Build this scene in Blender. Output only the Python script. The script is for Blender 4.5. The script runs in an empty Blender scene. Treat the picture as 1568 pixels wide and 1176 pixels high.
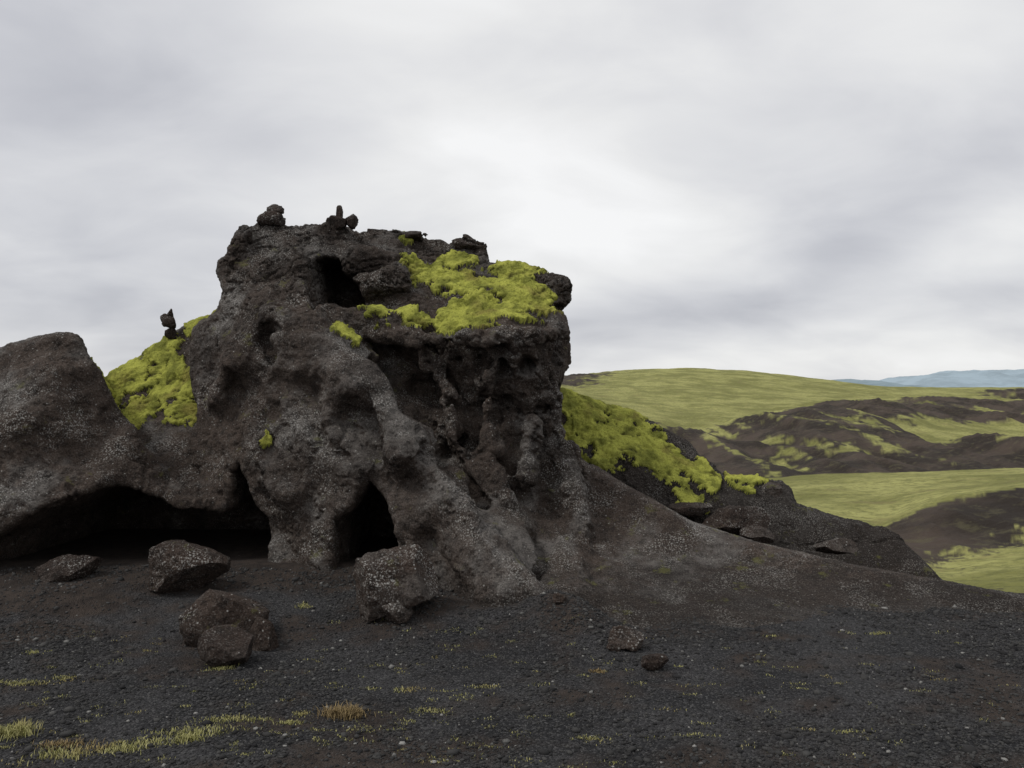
import bpy, math, random, time
import numpy as np
from mathutils import Vector
T0=time.time()
def tick(s): print('T',s,round(time.time()-T0,1))
random.seed(7)
scene = bpy.context.scene
CAMH = 2.2; FO = 1231.0
def W(px, py, D):
    return ((px-784)/FO*D, D, CAMH+(610-py)/FO*D)

# ------------------------------------------------------------ noise helpers
_perm = np.random.default_rng(3).permutation(4096).astype(np.int32)
_g = np.random.default_rng(4).normal(size=(4096,3)).astype(np.float32)
_g /= np.linalg.norm(_g,axis=1)[:,None]
def perlin(P, freq, seed=0):
    Q = (P*np.asarray(freq,dtype=np.float32)+np.float32(seed*17.37)).astype(np.float32)
    I = np.floor(Q).astype(np.int32); Fr = Q-I
    U = Fr*Fr*Fr*(Fr*(Fr*6-15)+10)
    out = 0
    pk=[_perm[(I[:,2]+c)&4095] for c in (0,1)]
    for b in (0,1):
        for c in (0,1):
            pj=_perm[(I[:,1]+b+pk[c])&4095]
            wc0=(U[:,1] if b else 1-U[:,1])*(U[:,2] if c else 1-U[:,2])
            for a in (0,1):
                G=_g[_perm[(I[:,0]+a+pj)&4095]]
                out = out + (wc0*(U[:,0] if a else 1-U[:,0]))*(G[:,0]*(Fr[:,0]-a)+G[:,1]*(Fr[:,1]-b)+G[:,2]*(Fr[:,2]-c))
    return out*1.5
def fbm(P,freq,oct=4,seed=0,gain=0.5):
    s=0;a=1.0;f=np.asarray(freq,dtype=np.float32)
    for o in range(oct):
        s = s+a*perlin(P,f,seed+o); a*=gain; f=f*2.03
    return s
def ridged(P,freq,oct=3,seed=0,gain=0.5):
    s=0;a=1.0;f=np.asarray(freq,dtype=np.float32)
    for o in range(oct):
        s = s+a*(1-2*np.abs(perlin(P,f,seed+o))); a*=gain; f=f*2.03
    return s-0.5
def worley(P,freq,seed=0):
    Q=(P*np.asarray(freq,dtype=np.float32)+np.float32(seed*11.3)).astype(np.float32)
    I=np.floor(Q).astype(np.int32); Fr=Q-I
    best=np.full(len(P),9.0,dtype=np.float32)
    for c in (-1,0,1):
        pk=_perm[(I[:,2]+c)&4095]
        for b in (-1,0,1):
            pj=_perm[(I[:,1]+b+pk)&4095]
            for a in (-1,0,1):
                J=_g[_perm[(I[:,0]+a+pj)&4095]]*0.5+0.5
                d=(a+J[:,0]-Fr[:,0])**2+(b+J[:,1]-Fr[:,1])**2+(c+J[:,2]-Fr[:,2])**2
                best=np.minimum(best,d)
    return np.sqrt(best)
def sstep(a,b,x):
    t=np.clip((x-a)/(b-a),0,1); return t*t*(3-2*t)

def make_mesh(name,V,F,attrs=None,mat=None,smooth=True):
    me=bpy.data.meshes.new(name)
    V=np.ascontiguousarray(V,dtype=np.float32); F=np.ascontiguousarray(F,dtype=np.int32)
    n=F.shape[1]
    me.vertices.add(len(V)); me.vertices.foreach_set('co',V.ravel())
    me.loops.add(F.size); me.loops.foreach_set('vertex_index',F.ravel())
    me.polygons.add(len(F)); me.polygons.foreach_set('loop_start',np.arange(0,F.size,n,dtype=np.int32))
    try: me.polygons.foreach_set('loop_total',np.full(len(F),n,dtype=np.int32))
    except Exception: pass
    me.update(calc_edges=True); me.validate()
    if smooth: me.polygons.foreach_set('use_smooth',np.ones(len(me.polygons),dtype=bool))
    if attrs:
        for k,v in attrs.items():
            at=me.attributes.new(k,'FLOAT','POINT'); at.data.foreach_set('value',np.ascontiguousarray(v,dtype=np.float32))
    ob=bpy.data.objects.new(name,me); scene.collection.objects.link(ob)
    if mat: me.materials.append(mat)
    return ob

# ------------------------------------------------------------ node helper
class NT:
    def __init__(s,tree): s.t=tree; s.n=tree.nodes; s.l=tree.links
    def new(s,typ,**kw):
        nd=s.n.new(typ)
        for k,v in kw.items(): setattr(nd,k,v)
        return nd
    def link(s,a,b): s.l.new(a,b)
    def _in(s,sock,v):
        if v is None: return
        if hasattr(v,'is_output'): s.l.new(v,sock)
        else: sock.default_value=v
    def math(s,op,a,b=None,c=None,clamp=False):
        nd=s.new('ShaderNodeMath',operation=op); nd.use_clamp=clamp
        for i,v in enumerate((a,b,c)):
            if v is not None: s._in(nd.inputs[i],v)
        return nd.outputs[0]
    def vmath(s,op,a,b=None):
        nd=s.new('ShaderNodeVectorMath',operation=op)
        s._in(nd.inputs[0],a)
        if b is not None: s._in(nd.inputs[1],b)
        return nd.outputs['Value'] if op in('DOT_PRODUCT','LENGTH') else nd.outputs[0]
    def noise(s,vec,scale,detail=4,rough=0.55,dist=0.0):
        nd=s.new('ShaderNodeTexNoise'); s._in(nd.inputs['Vector'],vec)
        nd.inputs['Scale'].default_value=scale; nd.inputs['Detail'].default_value=detail
        nd.inputs['Roughness'].default_value=rough; nd.inputs['Distortion'].default_value=dist
        return nd.outputs['Fac']
    def vor(s,vec,scale,feature='F1',out='Distance',rnd=1.0):
        nd=s.new('ShaderNodeTexVoronoi',feature=feature); s._in(nd.inputs['Vector'],vec)
        nd.inputs['Scale'].default_value=scale; nd.inputs['Randomness'].default_value=rnd
        return nd.outputs[out]
    def mr(s,v,a,b,c=0.0,d=1.0,smooth=True):
        nd=s.new('ShaderNodeMapRange'); 
        if smooth: nd.interpolation_type='SMOOTHSTEP'
        s._in(nd.inputs[0],v)
        for i,x in zip((1,2,3,4),(a,b,c,d)): nd.inputs[i].default_value=x
        return nd.outputs[0]
    def mix(s,f,a,b,blend='MIX'):
        nd=s.new('ShaderNodeMix',data_type='RGBA',blend_type=blend)
        s._in(nd.inputs[0],f)
        for sock,v in ((nd.inputs[6],a),(nd.inputs[7],b)):
            if hasattr(v,'is_output'): s.l.new(v,sock)
            else: sock.default_value=(*v,1.0)
        return nd.outputs[2]
    def attr(s,name):
        nd=s.new('ShaderNodeAttribute'); nd.attribute_name=name; return nd.outputs['Fac']
    def bump(s,h,dist,strength=1.0,normal=None):
        nd=s.new('ShaderNodeBump'); nd.inputs['Distance'].default_value=dist; nd.inputs['Strength'].default_value=strength
        s._in(nd.inputs['Height'],h)
        if normal is not None: s.l.new(normal,nd.inputs['Normal'])
        return nd.outputs[0]
def material(name):
    m=bpy.data.materials.new(name); m.use_nodes=True
    t=NT(m.node_tree); b=m.node_tree.nodes['Principled BSDF']
    b.inputs['Specular IOR Level'].default_value=0.2
    b.inputs['Roughness'].default_value=0.9
    tc=t.new('ShaderNodeTexCoord').outputs['Object']
    return m,t,b,tc

# rock
def rock_mat(name,base_a,base_b,grey,speck=1.0):
    m,t,b,tc=material(name)
    geo=t.new('ShaderNodeNewGeometry')
    nz=t.new('ShaderNodeSeparateXYZ'); t.link(geo.outputs['Normal'],nz.inputs[0])
    big=t.noise(tc,0.8,3,0.6)
    med=t.noise(tc,9,4,0.65)
    fine=t.noise(tc,60,2,0.7)
    col=t.mix(t.mr(big,0.38,0.62),base_a,base_b)
    gy=t.attr('grey')
    g=t.math('MULTIPLY',t.math('ADD',t.mr(t.noise(tc,1.3,4,0.6),0.47,0.64),gy),t.mr(nz.outputs[2],-0.4,0.4),clamp=True)
    col=t.mix(g,col,grey)
    col=t.mix(t.mr(med,0.32,0.56,0.65,0.0),col,(0.018,0.0145,0.0125))
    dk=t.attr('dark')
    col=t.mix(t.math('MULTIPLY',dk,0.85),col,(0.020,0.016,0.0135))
    col=t.mix(t.mr(fine,0.52,0.74,0.0,0.5),col,(0.24,0.22,0.20))
    col=t.mix(t.mr(fine,0.47,0.28,0.0,0.85),col,(0.012,0.010,0.009))
    patch=t.mr(t.noise(tc,2.0,3,0.6),0.46,0.62)
    l1=t.math('MULTIPLY',t.mr(t.vor(tc,27),0.33,0.18),patch)
    l2=t.mr(t.vor(tc,12),0.13,0.08)
    l3=t.math('MULTIPLY',t.mr(fine,0.55,0.64),patch)
    li=t.math('MULTIPLY',t.math('MAXIMUM',t.math('MAXIMUM',l1,l2),l3),t.mr(nz.outputs[2],-0.3,0.35,0.22,1.0))
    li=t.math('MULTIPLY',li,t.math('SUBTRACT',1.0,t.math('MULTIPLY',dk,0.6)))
    col=t.mix(t.math('MULTIPLY',li,0.68*speck),col,(0.42,0.41,0.38))
    gr=t.math('MULTIPLY',t.mr(t.noise(tc,3.1,4,0.7),0.60,0.70),t.mr(nz.outputs[2],0.0,0.6))
    col=t.mix(t.math('MULTIPLY',gr,0.5),col,(0.14,0.14,0.035))
    t.link(col,b.inputs['Base Color'])
    h=t.math('ADD',t.noise(tc,24,6,0.72),t.math('MULTIPLY',t.vor(tc,34),0.3))
    n1=t.bump(h,0.042,0.85)
    n2=t.bump(t.noise(tc,120,2,0.7),0.011,0.9,n1)
    t.link(n2,b.inputs['Normal'])
    return m
ROCK=rock_mat('lava_rock_mat',(0.056,0.041,0.032),(0.092,0.069,0.055),(0.155,0.141,0.128))
BOULD=rock_mat('boulder_mat',(0.042,0.029,0.023),(0.068,0.047,0.036),(0.10,0.084,0.073),1.3)

def moss_mat():
    m,t,b,tc=material('moss_mat')
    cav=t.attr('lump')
    n=t.noise(tc,3.5,4,0.6); f=t.noise(tc,55,3,0.7)
    col=t.mix(t.mr(n,0.36,0.60),(0.175,0.185,0.038),(0.42,0.43,0.085))
    col=t.mix(t.mr(t.noise(tc,2.2,3,0.5),0.53,0.70,0,0.55),col,(0.19,0.14,0.05))
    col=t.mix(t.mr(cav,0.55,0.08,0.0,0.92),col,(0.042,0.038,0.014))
    col=t.mix(t.mr(f,0.50,0.30,0.0,0.7),col,(0.06,0.062,0.016))
    col=t.mix(t.mr(f,0.55,0.72,0.0,0.3),col,(0.55,0.54,0.18))
    t.link(col,b.inputs['Base Color']); b.inputs['Roughness'].default_value=1.0
    b.inputs['Specular IOR Level'].default_value=0.05
    n1=t.bump(t.noise(tc,22,5,0.7),0.025,0.8)
    n2=t.bump(t.noise(tc,140,2,0.7),0.009,0.8,n1)
    t.link(n2,b.inputs['Normal']); return m
MOSS=moss_mat()

# ------------------------------------------------------------ SDF sculpt of the lava formation
VX=0.032
xs=np.arange(-7.4,7.3,VX,dtype=np.float32); ys=np.arange(6.9,14.1,VX,dtype=np.float32); zs=np.arange(-0.42,4.9,VX,dtype=np.float32)
nx,ny,nz_=len(xs),len(ys),len(zs)
Fd=np.full((nx,ny,nz_),5.0,dtype=np.float32)
XX,ZZ=np.meshgrid(xs,zs,indexing='ij')
def poly_sdf(P,X=XX,Z=ZZ):
    P=np.array(P,dtype=np.float32); n=len(P)
    d=np.full(X.shape,1e9,dtype=np.float32); s=np.ones(X.shape,dtype=np.float32)
    for i in range(n):
        a=P[i]; b=P[i-1]
        ex,ez=b[0]-a[0],b[1]-a[1]
        wx,wz=X-a[0],Z-a[1]
        tt=np.clip((wx*ex+wz*ez)/(ex*ex+ez*ez+1e-9),0,1)
        d=np.minimum(d,(wx-ex*tt)**2+(wz-ez*tt)**2)
        c1=Z>=a[1]; c2=Z<b[1]; c3=ex*wz>ez*wx
        flip=(c1&c2&c3)|(~c1&~c2&~c3)
        s=np.where(flip,-s,s)
    return s*np.sqrt(d)
def relief(ctrl,eps=0.10):
    A=np.array([W(*c) for c in ctrl],dtype=np.float64)
    x,y,z=A[:,0],A[:,1],A[:,2]
    K=np.sqrt((x[:,None]-x)**2+(z[:,None]-z)**2+eps**2)
    m=y.mean(); w=np.linalg.solve(K+np.eye(len(x))*0.004,y-m)
    out=np.full(XX.shape,m)
    for i in range(len(x)): out+=w[i]*np.sqrt((XX-x[i])**2+(ZZ-z[i])**2+eps**2)
    return out.astype(np.float32)
def smin(a,b,k):
    h=np.clip(0.5+0.5*(b-a)/k,0,1); return b*(1-h)+a*h-k*h*(1-h)
def rounded(d2,w,r):
    a=d2+r; b=w+r
    return np.minimum(np.maximum(a,b),0)+np.sqrt(np.maximum(a,0)**2+np.maximum(b,0)**2)-r
def pillow(poly,ctrl,back,r,k,op='add',shear=0.0,Dc=10.0):
    P=np.array([(W(*p)[0],W(*p)[2]) for p in poly],dtype=np.float32)
    m=0.7
    i0,i1=(0,nx) if shear or op=='add' else np.searchsorted(xs,[P[:,0].min()-m,P[:,0].max()+m])
    k0,k1=(0,nz_) if op=='add' else np.searchsorted(zs,[P[:,1].min()-m,P[:,1].max()+m])
    X=XX[i0:i1,k0:k1]; Z=ZZ[i0:i1,k0:k1]
    d2=poly_sdf(P,X,Z)
    if isinstance(ctrl,list): fr=relief(ctrl)[i0:i1,k0:k1]
    elif callable(ctrl): fr=ctrl(X,Z).astype(np.float32)
    else: fr=np.full(X.shape,float(ctrl),dtype=np.float32)
    bk=back(X,Z).astype(np.float32) if callable(back) else np.full(X.shape,float(back),dtype=np.float32)
    gx,gz=np.gradient(fr,VX); sc=1/np.sqrt(1+gx**2+gz**2)
    lo,hi=float(fr.min())-m,float(bk.max())+m
    for j in range(ny):
        if ys[j]<lo or ys[j]>hi: continue
        dd=d2
        if shear:
            s=-shear*(ys[j]-Dc)/VX; f0=int(math.floor(s)); ff=s-f0
            def sh(n):
                idx=np.clip(np.arange(nx)+n,0,nx-1); return d2[idx]
            dd=sh(f0)*(1-ff)+sh(f0+1)*ff
        w=np.maximum((fr-ys[j])*sc,ys[j]-bk)
        f=rounded(dd,w,r)
        S=Fd[i0:i1,j,k0:k1]
        if op=='add': Fd[i0:i1,j,k0:k1]=smin(S,f,k)
        else: Fd[i0:i1,j,k0:k1]=-smin(-S,f,k)
def stroke(pts,op='add',k=0.08):
    P=np.array([W(p[0],p[1],p[2]) for p in pts],dtype=np.float32); R=np.array([p[3]/FO*p[2] for p in pts],dtype=np.float32)
    m=R.max()+k+0.1
    lo=P.min(0)-m; hi=P.max(0)+m
    i0,i1=np.searchsorted(xs,[lo[0],hi[0]]); j0,j1=np.searchsorted(ys,[lo[1],hi[1]]); k0,k1=np.searchsorted(zs,[lo[2],hi[2]])
    if i1<=i0 or j1<=j0 or k1<=k0: return
    X=xs[i0:i1,None,None]; Y=ys[None,j0:j1,None]; Z=zs[None,None,k0:k1]
    best=np.full((i1-i0,j1-j0,k1-k0),9.0,dtype=np.float32)
    segs=[(0,0)] if len(P)==1 else [(i,i+1) for i in range(len(P)-1)]
    for a,b in segs:
        ba=P[b]-P[a]; L=float((ba**2).sum())+1e-9
        t=np.clip(((X-P[a][0])*ba[0]+(Y-P[a][1])*ba[1]+(Z-P[a][2])*ba[2])/L,0,1)
        d=np.sqrt((X-P[a][0]-t*ba[0])**2+(Y-P[a][1]-t*ba[1])**2+(Z-P[a][2]-t*ba[2])**2)-(R[a]+(R[b]-R[a])*t)
        best=np.minimum(best,d)
    S=Fd[i0:i1,j0:j1,k0:k1]
    Fd[i0:i1,j0:j1,k0:k1]= smin(S,best,k) if op=='add' else -smin(-S,best,k)

# --- tower
tower_poly=[(300,1010,10),(305,760,10.6),(320,640,11),(304,585,11),(298,545,11),(305,507,11),(347,487,11.2),(358,456,11.3),(343,404,11.3),(369,385,11.3),(373,349,11.4),(398,333,11.4),
 (440,344,11.4),(490,347,11.5),(512,336,11.6),(548,354,11.7),(600,354,12),(650,362,12.2),(690,374,12.4),(718,366,12.4),(742,380,12.4),(748,405,12.2),(820,413,12.0),(868,433,11.7),(870,458,11.6),
 (848,478,11.4),(866,500,11.3),(863,560,11.3),(849,605,11.3),(855,655,11.2),(866,700,11.0),(900,760,10.5),(925,840,10),(940,1100,8.6),(784,1100,8.3)]
ctrl=[(385,350,11.3),(365,400,11.0),(440,360,11.2),(500,350,11.4),(560,370,11.7),(650,375,12.1),(720,380,12.3),(430,420,10.7),(400,460,10.45),(460,410,10.45),(470,450,10.3),(540,400,11.2),(600,400,11.5),(540,440,11.0),(600,440,11.1),(560,475,10.9),
(640,420,11.6),(700,405,11.9),(760,420,11.7),(820,425,11.6),(860,440,11.5),(700,450,11.1),(770,460,10.9),(830,470,10.95),(620,500,10.45),(700,510,10.2),(780,505,10.1),(850,500,10.6),
(570,530,10.75),(610,550,10.9),(650,560,10.7),(700,540,10.1),(760,545,9.95),(820,540,10.05),(860,550,10.6),
(625,600,10.8),(665,625,10.65),(700,640,10.3),(760,640,10.2),(820,620,10.3),(850,640,10.8),
(680,690,10.35),(730,700,10.05),(800,700,10.05),(850,700,10.5),(735,760,9.8),(780,800,9.55),(815,860,9.1),(850,800,9.95),(832,895,8.9),(810,925,8.4),
(310,530,10.7),(350,530,10.3),(400,510,10.15),(450,500,9.95),(490,525,9.75),(530,550,9.55),(330,590,10.6),(380,590,10.2),(440,580,9.85),(500,590,9.6),(555,590,9.45),
(330,660,10.4),(400,660,9.95),(460,660,9.6),(540,660,9.3),(600,665,9.15),(640,690,9.1),(400,740,9.75),(440,790,9.6),(480,740,9.5),(560,740,9.2),(620,740,9.05),(675,750,8.85),(620,840,8.9),(450,830,9.6),(400,820,9.8),
(730,830,8.55),(790,895,8.25),(680,900,8.6),(500,900,9.0),(400,900,9.3),(600,950,8.6),(860,960,7.8),(840,985,7.5),(900,988,7.2),
(900,740,10.5),(920,800,10.3),(910,860,10.0),(910,910,9.5),(910,945,8.5)]
pillow(tower_poly,ctrl,12.9,0.10,0.05)
# --- wind-swept tail: crest line and toe line, with a concave face swept between them
crest=[W(*c) for c in [(780,640,11.0),(862,690,10.85),(920,722,10.65),(1000,765,10.4),(1060,800,10.2),(1130,823,9.95),(1200,844,9.7),(1300,866,9.35),(1400,886,9.0),(1480,901,8.75),(1568,917,8.45),(1750,948,8.1),(1900,985,7.8)]]
toe=[(CAMH*FO/(c[1]-610)*(c[0]-784)/FO, CAMH*FO/(c[1]-610)) for c in [(780,955),(900,952),(1000,952),(1150,945),(1300,938),(1450,937),(1568,941),(1750,958),(1900,990)]]
cx_=[c[0] for c in crest]; cy_=[c[1] for c in crest]; cz_=[c[2] for c in crest]
def tail_front(X,Z):
    yc=np.interp(X,cx_,cy_); zc=np.interp(X,cx_,cz_); yt=np.interp(X,[q[0] for q in toe],[q[1] for q in toe])
    s=np.clip((zc-Z)/(zc+0.02),0,1.15)
    hol=0.5+0.5*sstep(3.8,1.5,X)
    g=(0.20+0.25*(1-hol))*s**0.8+(0.80-0.25*(1-hol))*s**(1.6+2.2*hol)
    und=0.05*np.sin(X*2.1+0.6)+0.03*np.sin(X*4.7+2.0*s)
    return yc-0.06+(yt-yc)*g+und*np.sin(np.clip(s,0,1)*math.pi)
tail_poly=[(780,640,11.0),(862,690,10.85),(920,722,10.65),(1000,765,10.4),(1060,800,10.2),(1130,823,9.95),(1200,844,9.7),(1300,866,9.35),(1400,886,9.0),(1480,901,8.75),(1568,917,8.45),(1750,948,8.1),(1900,985,7.8),(1900,1150,7.8),(780,1150,8.3)]
pillow(tail_poly,tail_front,lambda X,Z:np.interp(X,cx_,cy_)+0.35,0.10,0.14)
# --- rock at the left
left_poly=[(-200,560,10),(-40,540,10),(10,529,10),(50,521,10),(95,510,10.1),(119,515,10.1),(130,540,10.1),(150,570,10.1),(168,605,10.1),(185,640,10.1),(215,690,10),(250,735,10),(330,765,10),(375,800,10),(400,860,9.8),(400,1100,9),(-200,1100,9)]
pillow(left_poly,[(0,560,10),(60,550,9.7),(105,530,9.9),(50,640,9.25),(130,620,9.7),(0,640,9.2),(0,740,9.0),(90,730,9.1),(130,700,9.5),(170,720,9.35),(180,660,9.9),(215,760,9.3),(240,735,9.7),(280,775,9.5),(340,795,9.7),(0,900,9.0),(200,900,9.2),(370,900,9.4),(-150,700,9.1)],12.6,0.12,0.06,shear=-0.52,Dc=10.1)
# --- mossy hump behind
hump=[(60,700,12.5),(110,620,12.5),(160,584,12.5),(200,552,12.5),(240,525,12.5),(262,512,12.5),(300,494,12.5),(330,470,12.5),(370,465,12.5),(420,480,12.5),(420,1000,12),(60,1000,12)]
pillow(hump,[(100,640,12.3),(170,590,12.3),(250,530,12.4),(340,480,12.3),(250,600,11.8),(310,560,11.8),(200,620,11.7),(300,640,11.2),(220,660,11.1),(300,690,10.7),(230,710,10.5),(260,745,10.1),(340,745,10.0),(200,900,12.2),(300,900,11.5)],13.0,0.2,0.08)
# --- ridge behind, right
ridge=[(820,588,13.2),(862,600,13.2),(930,626,13.2),(960,632,13.2),(1000,650,13.2),(1052,678,13.1),(1075,707,13),(1110,729,12.8),(1150,735,12.7),(1200,742,12.5),(1207,768,12.3),(1260,787,12.2),(1345,808,12),(1395,857,11.6),(1440,900,11.2),(1440,1200,11),(820,1200,12)]
def rb(X,Z): return np.interp(X,[0,2.6,3.6,4.6,5.4,6.5],[13.7,13.6,13.2,12.6,12.0,11.5])
pillow(ridge,[(860,606,13),(940,632,13),(900,650,12.6),(1000,655,12.9),(1060,690,12.8),(960,700,12.2),(1040,715,12.3),(900,700,12.2),(1080,745,12.1),(1190,750,12.1),(1050,775,11.7),(1150,790,11.7),(1230,800,11.7),(1330,815,11.6),(1180,830,11.4),(1300,850,11.2),(1400,880,10.8),(1000,800,11.6)],rb,0.14,0.06)
tick('bodies')
# --- added masses
stroke([(556,358,12,4),(600,356,12,5),(640,362,12,4),(655,360,12,4)],'add',0.03)
stroke([(690,375,12.3,5),(712,369,12.3,6),(738,379,12.3,5)],'add',0.03)
stroke([(830,427,11.6,10),(860,440,11.3,12),(856,455,11.3,9)],'add',0.05)
stroke([(374,354,11.1,10),(358,398,11.0,9)],'add',0.04)
stroke([(425,485,10.15,14),(470,512,9.98,16),(525,550,9.72,18),(572,595,9.56,19),(618,660,9.27,21),(672,740,8.96,23),(735,830,8.66,23),(795,900,8.33,21),(850,955,7.85,17),(900,995,7.3,9)],'add',0.26)
stroke([(460,395,10.6,14),(466,430,10.4,13),(475,470,10.2,14),(505,525,9.9,14)],'add',0.12)
stroke([(560,508,10.5,6),(620,515,10.3,9),(690,520,10.0,11),(760,520,9.9,11),(820,516,10.0,12),(852,510,10.4,10)],'add',0.10)
stroke([(828,560,10.2,15),(842,600,10.4,11),(838,650,10.4,11)],'add',0.15)
stroke([(660,555,10.25,14),(690,600,10.1,14),(700,680,10.05,18),(730,745,9.85,18)],'add',0.20)
stroke([(745,570,10.0,12),(750,650,10.0,16),(755,720,9.85,20),(780,800,9.5,20),(808,870,8.95,18)],'add',0.18)
stroke([(815,650,10.0,14),(805,730,9.85,16)],'add',0.2)
stroke([(862,700,10.4,22),(874,780,10.0,22),(872,850,9.75,18)],'add',0.3)
stroke([(540,400,11.1,22),(600,405,11.3,16),(610,430,11.0,18),(560,440,10.9,18)],'add',0.10)
stroke([(500,470,10.5,12),(540,485,10.6,14),(600,495,10.4,10)],'add',0.08)
stroke([(385,545,10.2,14),(350,560,10.3,14),(333,620,10.4,11)],'add',0.14)
stroke([(388,640,9.95,16),(400,700,9.8,14),(440,760,9.5,14)],'add',0.2)
tick('adds')
# --- volumetric noise
def latt(sp,seed,zk=1.25):
    r=np.random.default_rng(seed)
    def M(c):
        q=(c-c[0])/sp+0.37; i=np.floor(q).astype(int); f=q-i; u=f*f*(3-2*f)
        A=np.zeros((len(c),i.max()+2),dtype=np.float32); A[np.arange(len(c)),i]=1-u; A[np.arange(len(c)),i+1]=u; return A
    A,B,C=M(xs),M(ys),M(zs*zk)
    R=r.uniform(-1,1,(A.shape[1],B.shape[1],C.shape[1])).astype(np.float32)
    t=np.tensordot(A,R,(1,0)); t=np.tensordot(t,B,(1,1)); t=np.tensordot(t,C,(1,1))
    return t
soft3=((1-0.85*sstep(0.7,1.4,xs))[:,None,None]*(0.85-0.25*sstep(3.6,4.3,zs))[None,None,:]).astype(np.float32)
Fd+=0.080*soft3*latt(0.62,1,0.9)
n2=latt(0.33,2,0.9); Fd+=0.046*soft3*(np.abs(n2)*2-0.8)
n3=latt(0.17,5); Fd+=0.014*soft3*(np.abs(n3)*2-0.8)
del n2,n3
tick('noise3d')
# --- hollows
stroke([(575,560,10.25,18),(612,605,10.2,26),(655,665,10.05,26),(700,735,9.8,22),(755,805,9.5,16),(812,880,8.95,12)],'sub',0.06)
stroke([(590,548,10.6,24),(628,585,10.5,30),(655,625,10.3,22)],'sub',0.04)
for p in [(738,552,9.9,17),(803,548,9.9,17),(690,572,10.15,14),(717,612,10.0,25),(777,600,9.98,15),(712,665,10.0,20),(775,655,9.95,15),(825,690,9.8,13),(660,645,10.2,12),(790,622,10.05,12),
          (842,578,10.25,11),(726,636,10.0,14),(655,508,10.15,8),(760,700,9.8,12),(780,735,9.6,12),(740,600,9.95,12),(700,545,10.1,9),(770,560,9.9,9),(835,625,10.3,12),(690,620,10.1,12)]:
    stroke([(p[0]-1,p[1]-p[3]*0.6,p[2]-0.1,p[3]*0.7),(p[0]+3,p[1]+p[3]*0.9,p[2]+0.14,p[3])],'sub',0.03)
stroke([(823,930,8.3,9),(820,880,8.85,13),(818,830,9.45,11),(830,780,9.8,8)],'sub',0.04)
stroke([(840,900,9.2,16),(858,922,9.1,18),(905,928,9.2,13)],'sub',0.12)
stroke([(400,502,10.05,8),(415,498,9.98,10),(434,508,9.9,8)],'sub',0.03)
stroke([(410,520,10.1,18),(425,550,10.0,14)],'sub',0.10)
stroke([(400,656,9.8,7),(428,654,9.7,8)],'sub',0.04)
stroke([(318,640,10.3,18),(325,690,10.1,18)],'sub',0.1)
stroke([(200,640,10.7,16),(225,690,10.3,22),(260,715,10.1,16)],'sub',0.06)
stroke([(856,478,11.2,13),(842,482,10.9,8)],'sub',0.04)
stroke([(346,455,11.0,11),(338,438,11.1,13)],'sub',0.04)
stroke([(60,560,9.6,4),(45,640,9.15,5),(50,700,9.1,6)],'sub',0.05)
stroke([(0,700,8.95,22),(28,688,8.95,14)],'sub',0.05)
stroke([(85,702,9.05,10),(132,708,9.3,10)],'sub',0.04)
stroke([(205,700,9.6,10),(235,712,9.8,12),(262,715,9.9,8)],'sub',0.05)
stroke([(515,690,9.3,14),(535,705,9.2,12)],'sub',0.08)
stroke([(530,640,9.4,20),(580,690,9.2,18)],'sub',0.22)
stroke([(690,382,12.0,12),(725,392,11.9,12)],'sub',0.05)
stroke([(600,372,11.6,10),(650,380,11.8,12)],'sub',0.06)
stroke([(556,378,11.5,8),(546,430,11,8)],'sub',0.05)
stroke([(390,372,10.9,7),(395,376,10.8,6)],'sub',0.03)
stroke([(162,630,9.9,9),(185,690,9.55,12)],'sub',0.06)
stroke([(655,830,8.8,16),(700,910,8.4,16)],'sub',0.2)
stroke([(470,600,9.7,14),(490,680,9.45,12)],'sub',0.15)
stroke([(365,600,10.3,14),(370,680,10.0,14)],'sub',0.15)
def hole(poly,D0,D1,r,k):
    pillow([(a,b,(D0+0.5)) for a,b in poly],D0,D1,r,k,'sub')
hole([(471,392),(482,384),(507,384),(514,408),(544,432),(552,468),(522,474),(500,462),(492,488),(480,466)],10.0,12.0,0.04,0.04)
stroke([(495,474,10.65,9),(508,484,10.6,10),(520,488,10.6,8)],'add',0.03)
hole([(498,900),(498,805),(528,780),(544,748),(560,734),(584,760),(603,800),(609,850),(609,900)],8.4,11.6,0.06,0.04)
hole([(340,790),(342,728),(356,710),(378,733),(390,775),(376,840),(330,850)],9.2,11.4,0.06,0.05)
hole([(-90,900),(-60,835),(0,808),(60,775),(130,748),(170,765),(205,782),(232,797),(290,803),(338,790),(368,812),(374,860),(374,900)],8.2,12.2,0.06,0.06)
tick('strokes')

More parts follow.
